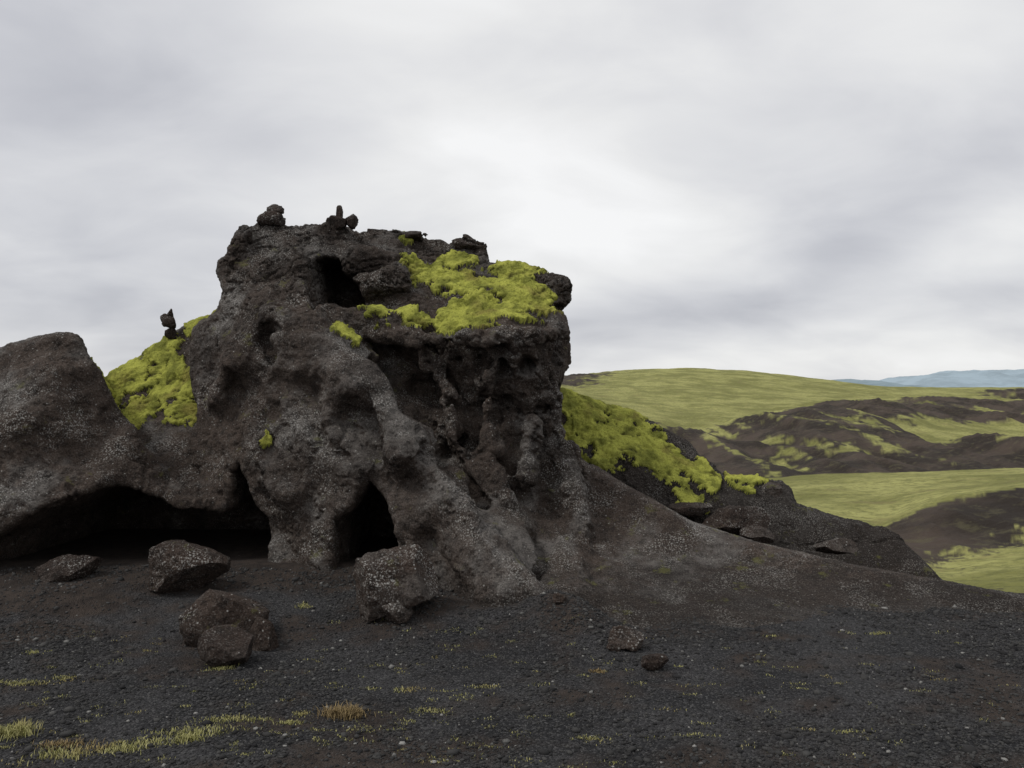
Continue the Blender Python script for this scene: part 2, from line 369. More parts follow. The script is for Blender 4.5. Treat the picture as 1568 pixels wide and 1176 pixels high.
# --- surface nets
def surface_nets(F):
    S=F<0
    sx,sy_,sz=F.shape
    c=[S[a:sx-1+a,b:sy_-1+b,d:sz-1+d] for a in(0,1) for b in(0,1) for d in(0,1)]
    cnt=sum(x.astype(np.int8) for x in c)
    act=(cnt>0)&(cnt<8)
    idx=np.full(act.shape,-1,dtype=np.int32); ii=np.argwhere(act); idx[act]=np.arange(len(ii))
    corners=[(a,b,d) for a in(0,1) for b in(0,1) for d in(0,1)]
    vals=[F[ii[:,0]+a,ii[:,1]+b,ii[:,2]+d] for a,b,d in corners]
    acc=np.zeros((len(ii),3)); n=np.zeros(len(ii))
    for p in range(8):
        for q in range(p+1,8):
            A,B=corners[p],corners[q]
            if sum(abs(A[t]-B[t]) for t in range(3))!=1: continue
            va,vb=vals[p],vals[q]; m=(va<0)!=(vb<0)
            t=np.where(m,va/np.where(m,va-vb,1),0)
            for ax in range(3): acc[:,ax]+=np.where(m,A[ax]+t*(B[ax]-A[ax]),0)
            n+=m
    V=ii+acc/n[:,None]
    V=V*VX+np.array([xs[0],ys[0],zs[0]])
    quads=[]
    def q(mask,flip,cells):
        P=np.argwhere(mask); fl=flip[mask]
        ids=[idx[P[:,0]+o[0],P[:,1]+o[1],P[:,2]+o[2]] for o in cells]
        Q=np.stack(ids,1); Q[fl]=Q[fl][:,::-1]; quads.append(Q)
    m=np.zeros(F.shape,bool); m[:-1,1:-1,1:-1]=S[:-1,1:-1,1:-1]!=S[1:,1:-1,1:-1]
    q(m,~S,[(0,-1,-1),(0,0,-1),(0,0,0),(0,-1,0)])
    m=np.zeros(F.shape,bool); m[1:-1,:-1,1:-1]=S[1:-1,:-1,1:-1]!=S[1:-1,1:,1:-1]
    q(m,~S,[(-1,0,-1),(-1,0,0),(0,0,0),(0,0,-1)])
    m=np.zeros(F.shape,bool); m[1:-1,1:-1,:-1]=S[1:-1,1:-1,:-1]!=S[1:-1,1:-1,1:]
    q(m,~S,[(-1,-1,0),(0,-1,0),(0,0,0),(-1,0,0)])
    return V,np.concatenate(quads)
V,Q=surface_nets(Fd)
del Fd
lab=np.arange(len(V))
for it in range(60):
    old=lab.copy()
    for c in range(4):
        la=lab[Q[:,c]]; lb=lab[Q[:,(c+1)%4]]; mn_=np.minimum(la,lb)
        np.minimum.at(lab,la,mn_); np.minimum.at(lab,lb,mn_)
    for _ in range(4): lab=lab[lab]
    if (lab==old).all(): break
u,cn=np.unique(lab,return_counts=True); keepl=u[cn>400]
kv=np.isin(lab,keepl); Q=Q[kv[Q[:,0]]]
uv,inv=np.unique(Q,return_inverse=True); V=V[uv]; Q=inv.reshape(Q.shape)
print('nets',len(V),len(Q),it); tick('nets')
tmp=make_mesh('tmp',V,Q)
md=tmp.modifiers.new('s','SUBSURF'); md.levels=1; md.render_levels=1
dg=bpy.context.evaluated_depsgraph_get(); ev=tmp.evaluated_get(dg); me=ev.to_mesh()
nv=len(me.vertices); V=np.empty(nv*3,dtype=np.float32); me.vertices.foreach_get('co',V); V=V.reshape(-1,3)
N=np.empty(nv*3,dtype=np.float32); me.vertices.foreach_get('normal',N); N=N.reshape(-1,3)
Q=np.empty(len(me.loops),dtype=np.int32); me.loops.foreach_get('vertex_index',Q); Q=Q.reshape(-1,4)
ev.to_mesh_clear(); bpy.data.objects.remove(tmp)
if (N[:,2]*(V[:,2]>4.0)).sum()<0: Q=Q[:,::-1]; N=-N
tick('subsurf')
blobs=[(170,600,12.2,.45),(200,580,12.2,.45),(240,545,12.2,.36),(260,590,11.8,.45),(225,630,11.6,.35),(300,590,11.6,.40),(310,490,12.3,.28),(340,478,12.3,.45),(290,630,11.3,.28),
 (700,402,11.95,.24),(645,423,11.6,.32),(700,440,11.3,.30),(770,437,11.4,.38),(805,462,11.0,.40),(750,480,10.7,.40),(700,492,10.4,.24),(590,496,10.5,.22),(560,500,10.6,.18),(800,415,12.0,.30),(635,495,10.45,.18),
 (515,515,10.2,.15),(530,525,10.2,.13),(408,674,9.8,.09),(680,508,10.2,.15),(740,512,10.1,.13),(620,370,12.1,.10),
 (865,612,13.1,.35),(900,640,12.8,.42),(930,670,12.4,.5),(980,682,12.4,.42),(1020,705,12.2,.35),(1070,727,12.2,.28),(1140,738,12.4,.25),(880,680,12.4,.4),(960,640,12.9,.3),(1060,768,11.6,.25),(1090,810,11.3,.1)]
mm=np.full(nv,-1.0,dtype=np.float32)
for b in blobs:
    c=np.array(W(*b[:3]),dtype=np.float32); d=np.linalg.norm((V-c)*np.array([1,.7,1.1],dtype=np.float32),axis=1)/b[3]
    mm=np.maximum(mm,1-d)
mn=fbm(V,3.2,5,21,0.68)
mmask=mm*1.2+0.95*mn+0.9*(N[:,2]-0.44)
moss=sstep(0.02,0.14,mmask)*(mm>-0.35)
r1=ridged(V,1.9,4,31); f1=fbm(V,6,4,33,0.6)
rightm=sstep(-1.5,-0.9,V[:,0])*sstep(1.3,1.8,V[:,2])*sstep(3.2,2.9,V[:,2])*(V[:,0]<0.95)
pitm=np.clip(rightm*0.9+0.5*sstep(0.15,0.5,fbm(V,0.8,2,37)),0,1)
Vw=V+0.06*f1[:,None]
w0=worley(Vw,[3.2,3.2,1.5],3); w1=worley(Vw,[5.4,5.4,3.0],1); w2=worley(V,12,2)
tail=sstep(0.8,1.5,V[:,0])*(V[:,1]<11.4)*sstep(1.9,1.4,V[:,2])
low=np.clip(sstep(1.2,0.2,V[:,2])*sstep(-2.5,-0.5,V[:,0]),0,1)
soft=1-0.75*np.maximum(tail,low*0.8)
top=sstep(3.4,4.0,V[:,2])
uu=np.stack([V[:,0]+0.35*V[:,2]*(1-rightm)+0.1*f1,V[:,1]*0.5,V[:,2]*0.3],1)
flute=ridged(uu,2.8,2,53)*np.maximum(sstep(2.6,1.6,V[:,2]),0.9*rightm)*(1-0.9*tail)
d=0.022*r1*soft+0.016*f1*soft*(1+0.3*top)+0.044*flute
d-=rightm*0.11*sstep(0.50,0.16,w0)
d-=pitm*soft*0.05*sstep(0.42,0.12,w1)
d-=soft*0.016*sstep(0.45,0.1,w2)*(0.3+0.7*pitm)
strat=np.abs(perlin(V*np.array([0.5,0.5,1],dtype=np.float32)+0.1*f1[:,None],5.5,44))
d-=0.045*sstep(0.12,0.0,strat)*sstep(2.9,3.7,V[:,2])
d+=0.007*fbm(V,28,2,50)-0.012*top
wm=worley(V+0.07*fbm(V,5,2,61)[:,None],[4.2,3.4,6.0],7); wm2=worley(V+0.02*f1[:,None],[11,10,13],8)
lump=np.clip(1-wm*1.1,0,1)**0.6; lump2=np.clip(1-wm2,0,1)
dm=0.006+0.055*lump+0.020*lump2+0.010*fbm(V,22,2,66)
disp=d*(1-moss)+(dm+0.6*d)*moss
V2=V+N*disp[:,None]+np.array([0,0,1],dtype=np.float32)*(moss*0.01)[:,None]
fm=moss[Q].mean(1)>0.45
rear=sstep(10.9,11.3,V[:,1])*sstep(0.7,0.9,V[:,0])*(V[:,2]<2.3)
dark=np.clip(sstep(0.40,0.1,V[:,2]+0.12*f1)*0.8+tail*sstep(0.55,0.05,N[:,2])*0.8+0.95*rear+0.5*rightm*sstep(.6,.25,w0)+0.40*top+0.5*sstep(0.2,0.7,fbm(V,1.1,3,39)),0,1)  # shade of the tail's steep toe and pits painted in; rear is dark soil
gc=np.array(W(560,640,9.4),dtype=np.float32); grey=0.8*np.exp(-(((V-gc)/np.array([.7,.8,.8],dtype=np.float32))**2).sum(1))
gc=np.array(W(740,850,9.0),dtype=np.float32); grey+=0.4*np.exp(-(((V-gc)/np.array([.8,.9,.7],dtype=np.float32))**2).sum(1))
def sub(mask):
    q=Q[mask]; u,inv=np.unique(q,return_inverse=True); return u,inv.reshape(q.shape)
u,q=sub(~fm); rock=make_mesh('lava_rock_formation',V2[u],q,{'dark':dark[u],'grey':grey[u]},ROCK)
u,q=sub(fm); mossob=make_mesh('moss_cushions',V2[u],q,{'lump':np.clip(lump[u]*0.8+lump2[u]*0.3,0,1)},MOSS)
print('rock verts',nv); tick('displace')

# ------------------------------------------------------------ terrain
cols=np.array([-2500,650,850,950,1050,1150,1250,1350,1450,1568,2600],float)
rows=[
 (9.0,'z',[.35,.2,0,0,0,0,0,0,0,-0.02,-.02],[0]*11),
 (10.,'z',[.35,.2,0,-.1,-.2,-.25,-.3,-.4,-.5,-.5,-.5],[0]*11),
 (11.,'z',[.35,.2,0,-.4,-.6,-.7,-.75,-.8,-.9,-1.,-1.],[0]*11),
 (13.,'z',[.35,.2,0,-.9,-1.2,-1.4,-1.5,-1.6,-1.7,-1.7,-1.7],[0]*11),
 (18.,'z',[.3,0,-1,-2.3,-2.6,-2.7,-2.7,-2.7,-2.75,-2.8,-2.8],[.5]*11),
 (24.,'p',[640,650,800,860,900,910,905,895,903,885,885],[1,1,1,.9,.8,.8,.7,.6,.75,1,1]),
 (30.,'p',[640,650,790,840,860,860,860,852,865,848,830],[1,1,1,1,.9,.8,.5,.3,.6,.9,1]),
 (33.,'p',[638,650,785,830,845,845,845,843,850,830,810],[1,1,1,1,1,1,.6,.2,.3,.55,.6]),
 (36.,'p',[638,650,780,820,830,830,830,835,825,805,785],[1,1,1,1,1,1,.7,.1,.1,.2,.3]),
 (40.,'p',[636,650,770,800,800,800,800,812,768,752,745],[1,1,1,1,1,1,.95,.3,-.2,-.2,.1]),
 (41.,'p',[636,650,767,795,795,794,794,800,758,744,740],[1,1,1,1,1,1,1,.9,1,1,1]),
 (60.,'p',[634,650,745,750,752,748,745,742,734,726,720],[1.1]*11),
 (74.,'p',[632,650,735,738,735,732,727,722,719,716,712],[1.1]*11),
 (90.,'p',[632,650,740,755,760,760,758,752,748,745,745],[.3]*11),
 (110.,'p',[630,650,700,720,735,740,738,735,730,725,722],[.2,.2,.2,.2,.0,.0,.0,.0,.0,.0,.1]),
 (128.,'p',[630,645,680,695,712,716,704,712,706,704,700],[.5,.5,.3,.3,.1,.2,.3,.25,-.1,-.1,.05]),
 (150.,'p',[630,640,645,662,680,678,665,674,684,688,685],[.9,.8,.7,.5,.05,.1,.1,.05,.05,.0,.1]),
 (165.,'p',[630,640,635,650,670,668,652,660,680,683,680],[.9,.8,.7,.8,.0,.0,.0,.3,.85,.9,.9]),
 (185.,'p',[625,632,622,636,655,655,638,646,662,668,665],[1,1,1,1,.75,.0,-.1,.5,.95,.95,.9]),
 (200.,'p',[625,630,618,630,645,646,632,640,654,658,655],[1,1,1,1,1,.9,-.1,.1,.8,.95,.9]),
 (225.,'p',[622,626,612,620,632,632,627,630,642,650,648],[1,1,1,1,1,1,.3,-.2,-.2,-.1,.3]),
 (260.,'p',[620,622,602,608,614,618,618,618,628,640,640],[1,1,1,1,1,1,.95,.0,.6,.9,1]),
 (290.,'p',[618,619,597,597,600,605,610,611,618,628,628],[1,1,.7,1,1,1,1,.95,-.1,-.2,.3]),
 (330.,'p',[615,615,592,585,586,592,602,606,610,618,618],[1,1,.2,.9,1,1,1,1,.95,.8,.8]),
 (380.,'p',[612,612,584,573,571,576,588,597,601,604,604],[1,1,-.1,.7,1,1,1,1,1,-.1,.2]),
 (430.,'p',[610,610,581,566,562,567,579,591,593,592,590],[1,1,.1,1,1,1,1,1,1,1,1]),
 (520.,'p',[618]*11,[1]*11),
 (900.,'p',[612]*11,[.8]*11),
 (2500.,'p',[611]*11,[.8]*11),
 (9000.,'p',[610.5]*11,[.8]*11)]
RD=np.array([r[0] for r in rows])
RZ=np.array([[v if r[1]=='z' else CAMH+(610-v)/FO*r[0] for v in r[2]] for r in rows])
RM=np.array([r[3] for r in rows],float)
ca=(cols-784)/FO
LD=np.linspace(math.log(9),math.log(9000),1100); AA=np.linspace(ca[0],ca[-1],600)
def dense(T,blur):
    t=np.array([[*np.interp(AA,ca,row)] for row in T])
    t=np.array([np.interp(LD,np.log(RD),t[:,j]) for j in range(t.shape[1])]).T
    for _ in range(blur):
        t[1:-1]=(t[:-2]+2*t[1:-1]+t[2:])/4; t[:,1:-1]=(t[:,:-2]+2*t[:,1:-1]+t[:,2:])/4
    return t
DZ=dense(RZ,5); DM=dense(RM,2)
def lookup(T,x,y):
    yy=np.maximum(y,0.5); a=np.clip(x/yy,AA[0],AA[-1]-1e-6); r=np.clip(np.log(np.maximum(y,9.001)),LD[0],LD[-1]-1e-6)
    i=(r-LD[0])/(LD[1]-LD[0]); j=(a-AA[0])/(AA[1]-AA[0]); i0=i.astype(int).clip(0,len(LD)-2); j0=j.astype(int).clip(0,len(AA)-2); fi=i-i0; fj=j-j0
    return T[i0,j0]*(1-fi)*(1-fj)+T[i0+1,j0]*fi*(1-fj)+T[i0,j0+1]*(1-fi)*fj+T[i0+1,j0+1]*fi*fj
def P3(x,y,z=0): return np.stack([x,y,np.full_like(x,z) if np.isscalar(z) else z],1).astype(np.float32)
def bumpy(x,y,px,py_,D,h,sx,sy):
    c=W(px,py_,D); return h*np.exp(-((x-c[0])/sx)**2-((y-c[1])/sy)**2)
def near_h(x,y):
    p=P3(x,y)
    h=0.035*fbm(p,0.55,2,71)+0.012*fbm(p,2.3,3,72)
    h=h+0.34*sstep(7.6,9.7,y)*sstep(0.2,-1.3,x)
    for b in [(60,940,8.2,.14,.9,.5),(640,950,8.0,.14,.9,.6),(860,960,7.9,.20,.40,.55),(895,980,7.4,.13,.30,.40),(350,960,8.0,.10,.7,.5),(820,940,8.2,.10,.5,.4)]:
        h=h+bumpy(x,y,*b)
    for off in (0.0,0.9):
        c=5.35+off+0.10*(x-1.0)
        h=h-0.024*np.exp(-((y-c)/0.16)**2)*sstep(0.2,1.5,x)
    return h
def terrain(x,y):
    w=sstep(8.8,10.2,y)
    far=lookup(DZ,x,y)
    nh=near_h(x,y)
    p=P3(x,y)
    nf=0.12*fbm(p,0.12,3,81)*sstep(14,24,y)+0.06*fbm(p,0.5,3,84)*sstep(14,24,y)
    nf=nf+0.30*ridged(P3(x,y*0.3),0.35,3,87)*sstep(31,34,y)*sstep(41.5,39,y)
    q=P3(x,y*0.25)
    nf=nf+sstep(80,130,y)*(1.4*ridged(q,0.05,4,82))*sstep(520,330,y)*(0.2+1.8*(1-np.clip(lookup(DM,x,y),0,1)))
    nf=nf+sstep(40,90,y)*0.35*fbm(p,0.06,3,83)
    return nh*(1-w)+far*w+nf
th=np.radians(np.concatenate([np.linspace(-42,0,250,endpoint=False),np.linspace(0,42,620),np.linspace(43,317,90)]))
rr=np.concatenate([[0.0,0.8,1.6,2.4],np.arange(3.0,12.5,0.05),12.5*np.exp(np.arange(0.011,math.log(600/12.5),0.011)),np.geomspace(606,9000,60)])
TH,RR=np.meshgrid(th,rr,indexing='xy')
x=(np.sin(TH)*RR).ravel(); y=(np.cos(TH)*RR).ravel()
z=terrain(x,y)
nT,nR=len(th),len(rr)
i=np.arange(nR-1)[:,None]; j=np.arange(nT)[None,:]; j2=(j+1)%nT
Qg=np.stack([(i*nT+j),(i*nT+j2),((i+1)*nT+j2),((i+1)*nT+j)],-1).reshape(-1,4)
p=P3(x,y)
mg=lookup(DM,x,y)
pa=P3(x/np.maximum(y,9)*14,np.log(np.maximum(y,9))*14)
mossg=mg+0.26*fbm(pa,1.1,4,91)+0.24*fbm(pa,4.5,4,92,0.6)
gul=ridged(P3(x,y*0.12),0.14,3,93)
mossg=mossg+sstep(80,110,y)*sstep(230,180,y)*0.42*gul
mossg=sstep(0.40,0.62,mossg)*sstep(13,17,y)
def ground_mat():
    m,t,b,tc=material('volcanic_ground_mat')
    ms=t.attr('moss'); nr=t.attr('near'); so=t.attr('soil')
    big=t.noise(tc,0.8,4,0.6); med=t.noise(tc,6,4,0.65)
    g=t.mix(t.mr(big,0.4,0.6),(0.020,0.020,0.0212),(0.044,0.043,0.044))
    vc=t.vor(tc,75,out='Color'); sep=t.new('ShaderNodeSeparateColor'); t.link(vc,sep.inputs[0])
    g=t.mix(t.mr(sep.outputs[0],0.55,1.0,0,0.8),g,(0.095,0.093,0.092))
    g=t.mix(t.mr(sep.outputs[1],0.5,0.0,0,0.8),g,(0.008,0.008,0.009))
    brown=t.mix(t.mr(med,0.35,0.65),(0.028,0.021,0.017),(0.056,0.042,0.033))
    g=t.mix(t.math('MULTIPLY',so,0.85),g,brown)
    far=t.mix(t.mr(t.noise(tc,0.09,5,0.65),0.4,0.62),(0.032,0.025,0.020),(0.078,0.059,0.047))
    far=t.mix(t.mr(t.noise(tc,0.9,4,0.7),0.5,0.7,0,0.5),far,(0.12,0.11,0.06))
    base=t.mix(nr,far,g)
    mo=t.mix(t.mr(t.noise(tc,0.07,6,0.75),0.40,0.62),(0.20,0.20,0.060),(0.38,0.37,0.13))
    mo=t.mix(t.mr(t.noise(tc,1.6,5,0.75),0.55,0.38,0,0.6),mo,(0.11,0.115,0.035))
    mo=t.mix(t.mr(t.noise(tc,0.25,5,0.7),0.56,0.68,0,0.5),mo,(0.22,0.18,0.08))
    col=t.mix(ms,base,mo)
    t.link(col,b.inputs['Base Color']); b.inputs['Roughness'].default_value=0.95
    n1=t.bump(t.math('ADD',t.math('MULTIPLY',t.vor(tc,75),-1.0),t.math('MULTIPLY',t.noise(tc,30,3,0.7),0.6)),0.018,0.9)
    n2=t.bump(t.noise(tc,0.4,7,0.75),1.2,0.7)
    mixn=t.new('ShaderNodeMix',data_type='VECTOR'); t.link(nr,mixn.inputs[0]); t.link(n2,mixn.inputs[4]); t.link(n1,mixn.inputs[5])
    t.link(mixn.outputs[1],b.inputs['Normal']); return m
GM=ground_mat()
soil=np.zeros_like(x)
for b in [(80,945,8.1,1,1.2,.45),(640,955,8.0,1,.9,.45),(880,970,7.6,1,.45,.65),(330,960,8.1,.8,.6,.4),(1150,1005,6.8,.9,.3,.13),(760,935,8.3,.8,1.0,.4),(960,985,7.2,.7,.35,.2)]:
    soil=np.maximum(soil,bumpy(x,y,*b))
soil=np.maximum(soil,sstep(8.0,8.8,y)*0.85)
soil=np.maximum(soil,0.42+0.5*fbm(p*np.array([.5,1.3,1],dtype=np.float32),0.9,3,97)*(y<9))
soil=sstep(0.35,0.75,soil+0.3*fbm(p,3,3,95))
ground=make_mesh('ground',np.stack([x,y,z],1),Qg[:,::-1],{'moss':mossg,'near':sstep(22,15,y),'soil':soil},GM)
tick('terrain')

def mtn(name,D,pts,col,seed):  # col has the blue-grey of distance haze painted into the base colour
    px=np.linspace(pts[0][0],pts[-1][0],400); py=np.interp(px,[q[0] for q in pts],[q[1] for q in pts])
    X=(px-784)/FO*D
    nzz=fbm(P3(X/D*60,np.zeros_like(X)),1.0,5,seed)*1.6
    rowsV=[]; K=24
    for k in range(K):
        s=k/(K-1); prof=math.sin(min(s*1.6,1)*math.pi/2) if s<0.625 else 1-(s-0.625)/0.375
        yy=D*(0.8+0.5*s); base=CAMH-12
        top_=(610-(py+nzz))/FO*D+CAMH
        gg=fbm(P3(X/D*30,np.full_like(X,s*9)),1.3,4,seed+5)*0.12*(1-s)*s*4
        zz=base+(top_-base)*np.clip(prof+gg*(s<0.6),0,1)
        rowsV.append(np.stack([X,np.full_like(X,yy),zz],1))
    Vm=np.concatenate(rowsV); n=400
    a=np.arange(K-1)[:,None]; b=np.arange(n-1)[None,:]
    Qm=np.stack([a*n+b,a*n+b+1,(a+1)*n+b+1,(a+1)*n+b],-1).reshape(-1,4)
    m,t,bs,tc=material(name+'_mat')
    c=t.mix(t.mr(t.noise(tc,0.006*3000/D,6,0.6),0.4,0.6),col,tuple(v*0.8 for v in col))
    t.link(c,bs.inputs['Base Color']); bs.inputs['Roughness'].default_value=1
    return make_mesh(name,Vm,Qm,None,m)
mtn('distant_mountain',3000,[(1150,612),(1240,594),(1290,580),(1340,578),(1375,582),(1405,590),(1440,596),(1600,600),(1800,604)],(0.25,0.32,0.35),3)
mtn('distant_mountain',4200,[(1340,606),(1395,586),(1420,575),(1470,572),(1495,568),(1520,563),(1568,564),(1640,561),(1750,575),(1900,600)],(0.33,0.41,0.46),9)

# ------------------------------------------------------------ boulders
import bmesh
def seat(px,py_):
    D=np.arange(4.5,10,0.01); X=(px-784)/FO*D; zz=terrain(X,D); pp=610+(CAMH-zz)/D*FO
    i=np.argmax(pp<=py_); return float(D[i]) if (pp<=py_).any() else 9.0
def boulder(x0,x1,y0,y1,depth,seed,rot=0.0,ncut=10,D=None,name='boulder',sub_=6,amp=0.75):
    if D is None: D=seat((x0+x1)/2,y1-(y1-y0)*0.06)+depth*0.22
    bm=bmesh.new(); bmesh.ops.create_icosphere(bm,subdivisions=sub_,radius=1.0)
    v=np.array([q.co[:] for q in bm.verts],dtype=np.float32); f=np.array([[q.index for q in g.verts] for g in bm.faces],dtype=np.int32); bm.free()
    r=np.random.default_rng(seed)
    v=np.sign(v)*np.abs(v)**0.65
    for _ in range(ncut):
        n=r.normal(size=3); n/=np.linalg.norm(n); dd=r.uniform(0.55,0.85)
        s=v@n-dd; v=v-np.maximum(s,0)[:,None]*n*0.99
    c,s=math.cos(rot),math.sin(rot); X=v[:,0]*c+v[:,2]*s*0.7; Z=-v[:,0]*s*0.9+v[:,2]*c; v[:,0]=X; v[:,2]=Z
    v/=np.abs(v).max(0)
    wx=(x1-x0)/FO*D; hz=(y1-y0)/FO*D
    v[:,0]*=wx/2; v[:,2]*=hz/2; v[:,1]*=depth/2
    nrm=v/np.linalg.norm(v,axis=1)[:,None]; v=v.astype(np.float32)+seed*3
    sc=min(1.0,wx)
    dd=amp*(0.030*sc*ridged(v,3.0/sc,4,seed)+0.015*sc*fbm(v,12/sc,4,seed+3)-0.02*sc*sstep(.45,.1,worley(v,14,seed)))
    v=v-seed*3+nrm*dd[:,None]
    o=W((x0+x1)/2,(y0+y1)/2,D); v+=np.array(o)
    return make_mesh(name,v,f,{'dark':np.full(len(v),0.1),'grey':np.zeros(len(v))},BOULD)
boulder(50,153,848,890,0.5,11)
boulder(214,354,828,914,0.6,12,rot=0.6,ncut=7)
boulder(284,407,894,990,0.6,13,rot=-0.12,ncut=8)
boulder(308,395,962,1022,0.4,14)
boulder(380,430,945,997,0.3,15)
boulder(528,668,836,950,0.65,16,rot=-0.22,ncut=8)
boulder(580,640,918,956,0.30,17)
boulder(932,994,958,998,0.25,18,rot=0.3)
boulder(926,950,982,998,0.12,19)
boulder(982,1023,1001,1029,0.18,20)
boulder(1066,1180,776,830,0.5,21,rot=-0.2,D=11.1)
boulder(1135,1185,806,832,0.3,22,D=10.8)
boulder(1250,1312,824,852,0.35,23,rot=-0.2,D=10.7)
boulder(1025,1090,765,790,0.4,24,D=11.5)
boulder(1160,1207,738,774,0.4,25,rot=-0.3,D=12.2)
boulder(846,872,908,926,0.12,26)
# stones perched on the crest
for i_,b_ in enumerate([(396,438,324,347,.3,11.4,0.1),(410,434,313,328,.14,11.4,0),
          (498,530,328,352,.3,11.55,0.2),(515,527,315,340,.12,11.55,0.1),(526,548,326,352,.2,11.6,0.5),(548,600,352,364,.3,12.0,0),(612,655,356,370,.3,12.1,-.1),(690,738,366,384,.3,12.3,0),
          (250,272,485,503,.18,12.4,0.2),(246,262,478,494,.12,12.4,-.4),(256,266,472,492,.1,12.4,0.2),(254,272,498,520,.2,12.4,0.3),(760,790,404,416,.2,12.1,0),(338,356,396,412,.3,11.3,.3)]):
    boulder(b_[0],b_[1],b_[2],b_[3],b_[4],60+i_,rot=b_[6],ncut=7,D=b_[5],name='perched_stone',sub_=4,amp=1.6)

bm=bmesh.new(); bmesh.ops.create_icosphere(bm,subdivisions=1,radius=1.0)
bv=np.array([q.co[:] for q in bm.verts],dtype=np.float32); bf=np.array([[q.index for q in g.verts] for g in bm.faces],dtype=np.int32); bm.free()
def scatter(name,n,size_fn,tone_fn,mat,ymin,ymax,seed,power=1.0):
    r=np.random.default_rng(seed)
    y=ymin+(ymax-ymin)*r.random(n)**power
    x=(r.random(n)*2-1)*(0.70*y+0.4)
    z=terrain(x,y)
    dens=fbm(P3(x,y),0.7,3,99); kp=r.random(n)<np.clip(0.6+1.3*dens,0.12,1); x,y,z=x[kp],y[kp],z[kp]; n=len(x)
    s=size_fn(r,n)
    nb=len(bv)
    A=bv[None]*(1+0.28*r.normal(size=(n,nb,1)).clip(-1.5,1.5))
    A=A*np.stack([r.uniform(.7,1.3,n),r.uniform(.7,1.3,n),r.uniform(.45,.9,n)],1)[:,None,:]*s[:,None,None]
    a=r.random(n)*6.283; c,sn=np.cos(a)[:,None],np.sin(a)[:,None]
    X=A[:,:,0]*c-A[:,:,1]*sn; Y=A[:,:,0]*sn+A[:,:,1]*c
    P=np.stack([X+x[:,None],Y+y[:,None],A[:,:,2]+(z+s*0.15)[:,None]],-1).reshape(-1,3)
    F=(bf[None]+np.arange(n)[:,None,None]*nb).reshape(-1,3)
    tone=np.repeat(tone_fn(r,n),nb)
    return make_mesh(name,P,F,{'tone':tone},mat,smooth=False)
m,t,b,tc=material('gravel_mat')
tn=t.attr('tone')
c=t.mix(t.mr(tn,0,1,smooth=False),(0.014,0.014,0.015),(0.42,0.41,0.38))
c=t.mix(t.mr(t.noise(tc,90,2,0.6),0.4,0.65,0,0.4),c,(0.03,0.027,0.025))
t.link(c,b.inputs['Base Color'])
GRAV=m
scatter('gravel',115000,lambda r,n:np.clip(r.lognormal(math.log(0.0075),0.48,n),0.0035,0.040),
        lambda r,n:np.where(r.random(n)<0.025,r.uniform(.2,.7,n),r.uniform(0,.13,n)),GRAV,3.2,9.2,5,0.85)

def blades(name,centers,mat,seed):
    r=np.random.default_rng(seed); Vs=[]
    for (cx,cy,rx,ry,n,hh) in centers:
        X=cx+r.normal(size=n)*rx; Y=cy+r.normal(size=n)*ry
        h=hh*r.uniform(.4,1.2,n); a=r.random(n)*6.283; lean=r.uniform(.2,1.2,n)*h; w=r.uniform(.002,.0042,n)
        Vs.append((X,Y,h,a,lean,w))
    X,Y,h,a,lean,w=[np.concatenate(q) for q in zip(*Vs)]
    Z=terrain(X,Y); dx,dy=np.cos(a),np.sin(a)
    p0=np.stack([X-dy*w,Y+dx*w,Z-0.003],1); p1=np.stack([X+dy*w,Y-dx*w,Z-0.003],1)
    p2=np.stack([X+dx*lean*.4+dy*w*.7,Y+dy*lean*.4-dx*w*.7,Z+h*.65],1); p3=np.stack([X+dx*lean*.4-dy*w*.7,Y+dy*lean*.4+dx*w*.7,Z+h*.65],1)
    p4=np.stack([X+dx*lean,Y+dy*lean,Z+h],1)
    Vb=np.stack([p0,p1,p2,p3,p4],1).reshape(-1,3); n=len(X)
    o=np.arange(n)[:,None]*5
    F=np.concatenate([np.concatenate([o,o+1,o+2],1),np.concatenate([o,o+2,o+3],1),np.concatenate([o+3,o+2,o+4],1)])
    return make_mesh(name,Vb,F,{'tone':np.repeat(r.random(n),5)},mat)
m,t,b,tc=material('grass_mat')
c=t.mix(t.attr('tone'),(0.20,0.20,0.06),(0.46,0.43,0.20)); c=t.mix(t.mr(t.noise(tc,2,2,0.5),0.5,0.7,0,0.6),c,(0.32,0.22,0.10))
t.link(c,b.inputs['Base Color']); GR=m
def gp(px,py_):
    D=CAMH*FO/(py_-610); return ((px-784)/FO*D,D)
def patchs(lst):
    out=[]
    for px,py_,wx,wy,n,h in lst:
        x0,y0=gp(px,py_); out.append((x0,y0,wx,wy,n,h))
    return out
gl=[(25,1120,.06,.05,500,.055),(180,1148,.10,.04,400,.025),(300,1125,.14,.04,500,.022),(350,1108,.12,.03,400,.018),(240,1138,.12,.04,300,.02),(100,1155,.1,.05,350,.03),(290,1138,.04,.03,350,.04),
 (30,1044,.12,.03,350,.016),(100,1036,.06,.03,200,.016),(445,1112,.05,.02,200,.015),(462,1098,.03,.02,120,.015),(660,1090,.07,.03,160,.013),(740,1053,.06,.02,120,.013),(905,1128,.06,.02,140,.013),
 (340,1023,.06,.03,260,.02),(48,1000,.03,.02,100,.02),(465,945,.04,.03,150,.02),(620,1060,.05,.03,120,.013),(1345,968,.06,.02,120,.014),(1300,1122,.06,.02,120,.012),(1060,1125,.06,.02,90,.012),(560,1118,.06,.03,100,.012)]
r=np.random.default_rng(77)
for _ in range(260):
    px=r.uniform(0,1568); py_=r.uniform(960,1170)
    if px>1000 and r.random()<0.4: continue
    gl.append((px,py_,r.uniform(.015,.06),r.uniform(.01,.025),int(r.uniform(8,40)),r.uniform(.008,.014)))
